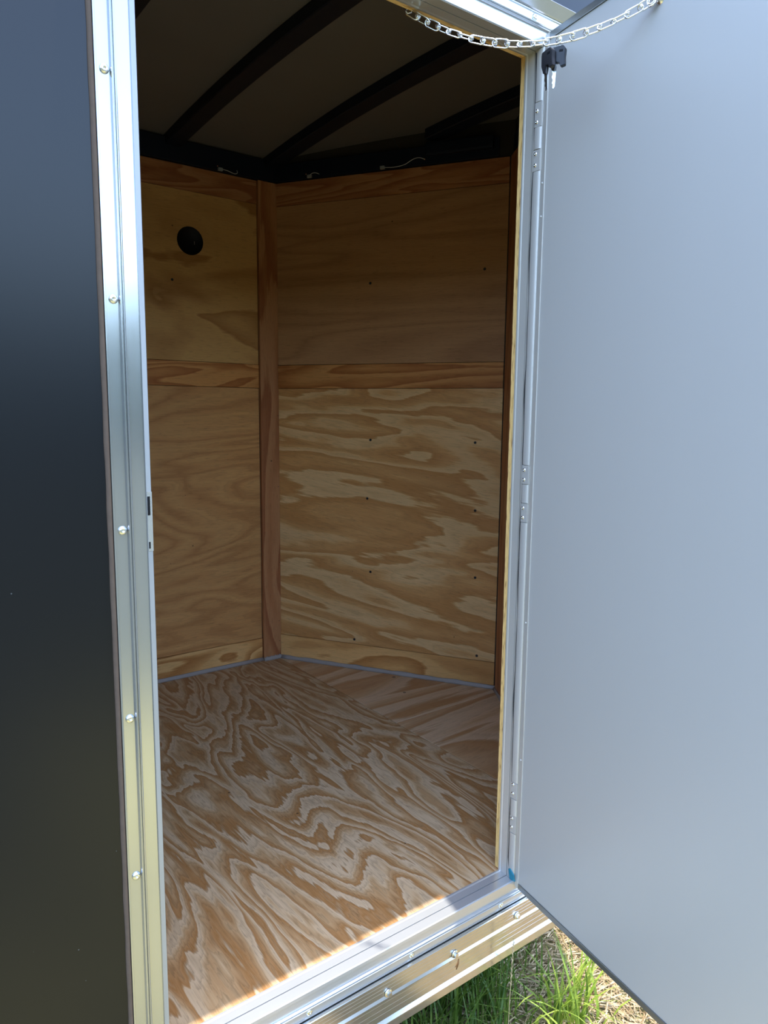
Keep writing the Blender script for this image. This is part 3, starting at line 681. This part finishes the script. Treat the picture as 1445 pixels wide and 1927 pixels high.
for x in (-0.74, -0.557, -0.372, -0.1895, 0.0055, 0.19): hexscrew(rail, T(x, -0.0585, -0.0925 if x < -0.1 else -0.0870) @ FN)
# frame members behind the rail and under the floor
for x in (-2.6, -2.2, -1.8, -1.4, -1.0, -0.6, -0.2, 0.2): box('cross_member', (x-0.02, 0.03, -0.165), (x+0.02, YF-0.03, -0.112), M['steel_black'], floor)

# bit of dry leaf stuck on the rail
V1, F1 = tube_pts([(-0.187, -0.0675, -0.099), (-0.1895, -0.0685, -0.110), (-0.1935, -0.0680, -0.121)], [0.0012, 0.0020, 0.0010], 6)
V2, F2 = tube_pts([(-0.1885, -0.068, -0.105), (-0.1955, -0.069, -0.111), (-0.1985, -0.069, -0.113)], [0.0014, 0.0011, 0.0007], 6)
tw = obj_from('dry_twig', mesh('dry_twig', V1+V2, F1+[tuple(i+len(V1) for i in f) for f in F2], True), M['twig'])
tag(tw, 'tiny brown dry twig clinging to a screw of the aluminium side rail', 'twig')

# ================================================================== CHAIN
A = Vector((-0.296, 0.016, 1.800)); B = DOOR @ Vector((0.277, 0.009, 1.752))
SAG = 0.062
def chain_pt(t):
    p = A + (B-A)*t; p.z -= SAG*4*t*(1-t); return p
cpts = [chain_pt(i/200) for i in range(201)]
clen = sum((cpts[i+1]-cpts[i]).length for i in range(200))
NLK = 20; pitch = clen/NLK
def at_len(s):
    acc = 0
    for i in range(200):
        l = (cpts[i+1]-cpts[i]).length
        if acc+l >= s: return cpts[i]+(cpts[i+1]-cpts[i])*((s-acc)/l)
        acc += l
    return cpts[-1]
chain = empty('safety_chain', tuple(A)); tag(chain, 'silvery steel chain sagging from the header to the open door', 'chain')
def link_me():
    half, wd, r = 0.0152, 0.0066, 0.00145; path = []
    for i in range(9):
        a = -math.pi/2 + math.pi*i/8; path.append((half-wd+wd*math.cos(a), wd*math.sin(a), 0))
    for i in range(9):
        a = math.pi/2 + math.pi*i/8; path.append((-half+wd+wd*math.cos(a), wd*math.sin(a), 0))
    V, F = tube_pts(path, r, 7, True)
    # the twist where the wire is wrapped around the link end
    n0 = len(V); hel = [(half-0.0040+0.0040*t/10, 0.0034*math.cos(t*1.25), 0.0030*math.sin(t*1.25)) for t in range(11)]
    V2, F2 = tube_pts(hel, 0.0013, 6)
    return mesh('link', V+V2, F+[tuple(i+n0 for i in f) for f in F2], True)
lme = link_me(); lme.materials.append(M['zinc'])
for i in range(NLK):
    p = at_len((i+0.5)*pitch); t = (at_len((i+1)*pitch)-at_len(i*pitch)).normalized()
    side = t.cross(Vector((0, 0, 1))).normalized(); upv = side.cross(t)
    ang = (0.35 if i % 2 else 1.75) + 0.35*math.sin(i*2.1)
    y_ = math.cos(ang)*side + math.sin(ang)*upv; z_ = t.cross(y_)
    o = obj_from('link', lme, None, chain, frame4(p-A, t, y_, z_))
obj_from('end_hook', tube_me('end_hook', [(-0.002, 0.004, 0.018), (-0.004, 0.003, 0.004), (0.0, 0.0, -0.004), (0.006, -0.003, -0.002), (0.006, -0.003, 0.006)], 0.0014, 7), M['zinc'], chain)
p_ = B - A
for k_ in range(2):
    o = obj_from('link', lme, None, chain, frame4(p_+Vector((0.002*k_, 0.004*k_, 0.006-0.004*k_)), (0.3, -0.5+k_*0.6, 0.8), Vector((0.3, -0.5+k_*0.6, 0.8)).cross(Vector((1, 0, 0))).normalized(), Vector((0.3, -0.5+k_*0.6, 0.8)).normalized().cross(Vector((0.3, -0.5+k_*0.6, 0.8)).cross(Vector((1, 0, 0))).normalized())))

# ================================================================== KEYS hanging from the chain
def key(name, hang, yaw, tilt, label):
    r = empty(name, hang); r.rotation_euler = (0, tilt, yaw); tag(r, label, 'key', 'keys on the chain')
    hp = [(-0.012, 0.002), (0.008, 0.004), (0.013, -0.002), (0.0125, -0.014), (0.014, -0.028), (0.006, -0.030), (0.004, -0.024), (-0.002, -0.022), (-0.004, -0.034), (-0.009, -0.034), (-0.0135, -0.020), (-0.013, -0.004)]
    me = bpy.data.meshes.new('head')
    bm = bmesh.new()
    fr = [bm.verts.new((x, -0.0042, z)) for x, z in hp]; bk = [bm.verts.new((x, 0.0042, z)) for x, z in hp]
    bm.faces.new(fr); bm.faces.new(bk[::-1]); n_ = len(hp)
    for i in range(n_): bm.faces.new((fr[i], bk[i], bk[(i+1) % n_], fr[(i+1) % n_]))
    bmesh.ops.recalc_face_normals(bm, faces=bm.faces[:]); bmesh.ops.bevel(bm, geom=bm.edges[:], offset=0.0008, segments=2, affect='EDGES'); bm.to_mesh(me); bm.free()
    h = obj_from('head', me, M['black_plastic'], r, T(0.003, 0, -0.006))
    box('slot', (0.002, -0.0046, -0.0065), (0.0085, 0.0046, -0.0030), M['vent_black'], h)
    bp = [(-0.0085, -0.03), (-0.0015, -0.03), (-0.0015, -0.066), (-0.0035, -0.069), (-0.0055, -0.068), (-0.0055, -0.062), (-0.0072, -0.060), (-0.0060, -0.055), (-0.0085, -0.050), (-0.0070, -0.045), (-0.0085, -0.041)]
    V = [(x, s*0.0011, z) for s in (-1, 1) for x, z in bp]; k = len(bp)
    obj_from('blade', mesh('blade', V, [tuple(range(k)), tuple(range(2*k-1, k-1, -1))] + [(i, (i+1) % k, k+(i+1) % k, k+i) for i in range(k)]), M['key_steel'], r, T(0.003, 0, 0))
    obj_from('ring', tube_me('ring', [(0.0045*math.sin(2*math.pi*i/14), 0, -0.004+0.0055*math.cos(2*math.pi*i/14)) for i in range(14)], 0.0006, 6, True), M['zinc'], r)
    return r
kp = chain_pt(0.635)
key('key', (kp.x+0.002, kp.y-0.001, kp.z-0.008), math.radians(-68), 0.06, 'black plastic-headed key hanging from the door chain, right-hand of the two')
key('key', (kp.x-0.008, kp.y+0.014, kp.z-0.011), math.radians(-96), -0.05, 'black plastic-headed key hanging from the door chain, left-hand of the two')

# ================================================================== GRASS AND STRAW
def blades(name, n, region, hrange, width, mat, rng, lean=0.5, flat=False):
    V = []; F = []
    for _ in range(n):
        x, y = region(rng); h = rng.uniform(*hrange); a = rng.uniform(0, 2*math.pi); ln = rng.uniform(0.1, 1.0)*lean*h
        wd = width*rng.uniform(0.5, 1.2); segs = 5; ca, sa = math.cos(a), math.sin(a); tw_ = rng.uniform(-0.6, 0.6)
        b0 = len(V)
        for i in range(segs+1):
            t = i/segs; d = ln*t**2.0*1.2; hh = h*(t - 0.28*(ln/h)*t**3)
            ww = wd*(1-t**1.6)*0.5+0.0001; px, py = x+ca*d, y+sa*d
            wx, wy = -math.sin(a+tw_*t)*ww, math.cos(a+tw_*t)*ww
            V.append((px-wx, py-wy, GZ+hh)); V.append((px+wx, py+wy, GZ+hh))
        for i in range(segs): F.append((b0+2*i, b0+2*i+1, b0+2*i+3, b0+2*i+2))
    me = bpy.data.meshes.new(name); me.from_pydata(V, [], F); me.update()
    o = obj_from(name, me, mat)
    return o
rng = random.Random(3)
def near_reg(r):
    while True:
        x = r.gauss(-0.03, 0.13); y = r.gauss(0.09, 0.10)
        if -0.5 < x < 0.34 and -0.12 < y < 0.5: return x, y
gr = blades('grass', 420, near_reg, (0.10, 0.33), 0.0062, M['blade'], rng, 0.75)
tag(gr, 'tall green grass blades growing beside and under the trailer edge', 'grass', kind='stuff')
def far_reg(r):
    while True:
        x, y = r.uniform(-4, 3), r.uniform(-4.5, 1.6)
        if not (-0.62 < x < 1.2 and -0.88 < y < 0.75) and r.random() < (0.25 + 0.75*(math.sin(x*2.3)*math.sin(y*1.9+1) > 0.1)): return x, y
gr2 = blades('meadow_grass', 5000, far_reg, (0.03, 0.12), 0.004, M['blade'], rng, 0.9)
tag(gr2, 'short green meadow grass spread over the dry field', 'grass', kind='stuff')
# lit tuft in front of the door edge
def tuft(r): return r.gauss(0.19, 0.055), r.gauss(-0.085, 0.035)
gr3 = blades('grass_tuft', 60, tuft, (0.12, 0.26), 0.009, M['blade_lit'], rng, 1.1)
tag(gr3, 'bright sunlit tuft of long grass below the lower corner of the door', 'grass', kind='stuff')
def sticks(name, n, region, rng):
    V = []; F = []
    for _ in range(n):
        x, y = region(rng); a = rng.uniform(0, math.pi); l = rng.uniform(0.02, 0.09); tl = rng.uniform(-0.25, 0.25); r_ = rng.uniform(0.0007, 0.0018); z = GZ + rng.uniform(0.001, 0.016)
        dx, dy, dz = math.cos(a)*l/2, math.sin(a)*l/2, tl*l/2; px, py = -math.sin(a)*r_, math.cos(a)*r_; b0 = len(V)
        for s in (-1, 1): V += [(x+s*dx+px, y+s*dy+py, z+s*dz), (x+s*dx-px, y+s*dy-py, z+s*dz), (x+s*dx, y+s*dy, z+s*dz+1.6*r_)]
        F += [(b0, b0+1, b0+4, b0+3), (b0+1, b0+2, b0+5, b0+4), (b0+2, b0, b0+3, b0+5)]
    me = bpy.data.meshes.new(name); me.from_pydata(V, [], F); me.update(); return obj_from(name, me, M['straw'])
st = sticks('straw', 16000, lambda r: (r.uniform(-0.5, 1.1), r.uniform(-0.75, 0.6)), rng)
tag(st, 'matted dry straw covering the ground beside the trailer', 'straw', kind='stuff')
# single seed-head stalk in front of the side rail
stalk = empty('grass_stalk', (-0.042, -0.088, GZ)); tag(stalk, 'thin pale grass stalk with a seed head in front of the side rail', 'grass')
obj_from('stem', tube_me('stem', [(0, 0, 0), (-0.004, -0.001, 0.10), (-0.002, -0.002, 0.22), (0.004, -0.002, 0.345)], [0.0012, 0.0011, 0.0009, 0.0005], 6), M['straw'], stalk)
V = []; F = []
for i in range(26):
    t = i/26; z = 0.235+0.12*t; a = i*2.4; p0 = Vector((-0.001+0.005*t, -0.002, z)); p1 = p0 + Vector((0.0032*math.cos(a), 0.0032*math.sin(a), 0.009))
    v, f = tube_pts([p0, (p0+p1)/2, p1], [0.0005, 0.0010, 0.0002], 5); b0 = len(V); V += v; F += [tuple(q+b0 for q in ff) for ff in f]
obj_from('seed_head', mesh('seed_head', V, F), M['straw'], stalk)

# ================================================================== WOODED EDGE OF THE FIELD (mirrored in the dark skin)
V = []; F = []; rng = random.Random(11)
bm = bmesh.new(); bmesh.ops.create_icosphere(bm, subdivisions=2, radius=1.0); bv = [v.co.copy() for v in bm.verts]; bf = [[v.index for v in f.verts] for f in bm.faces]; bm.free()
for i in range(110):
    a = 2*math.pi*i/110 + rng.uniform(-0.02, 0.02); R_ = rng.uniform(27, 33)
    for zc, rr in ((1.6, 2.4), (rng.uniform(3.2, 4.6), rng.uniform(1.6, 2.4))):
        b0 = len(V); cx_, cy_ = R_*math.cos(a), R_*math.sin(a)
        for v in bv:
            q = 1 + rng.uniform(-0.16, 0.16); V.append((cx_+v.x*rr*q, cy_+v.y*rr*q, GZ+zc+v.z*rr*q))
        F += [tuple(b0+j for j in f) for f in bf]
me = bpy.data.meshes.new('treeline'); me.from_pydata(V, [], F); me.update()
tl = obj_from('treeline', me, M['leaf_far']); tag(tl, 'dark line of trees around the edge of the field', 'trees', kind='stuff')
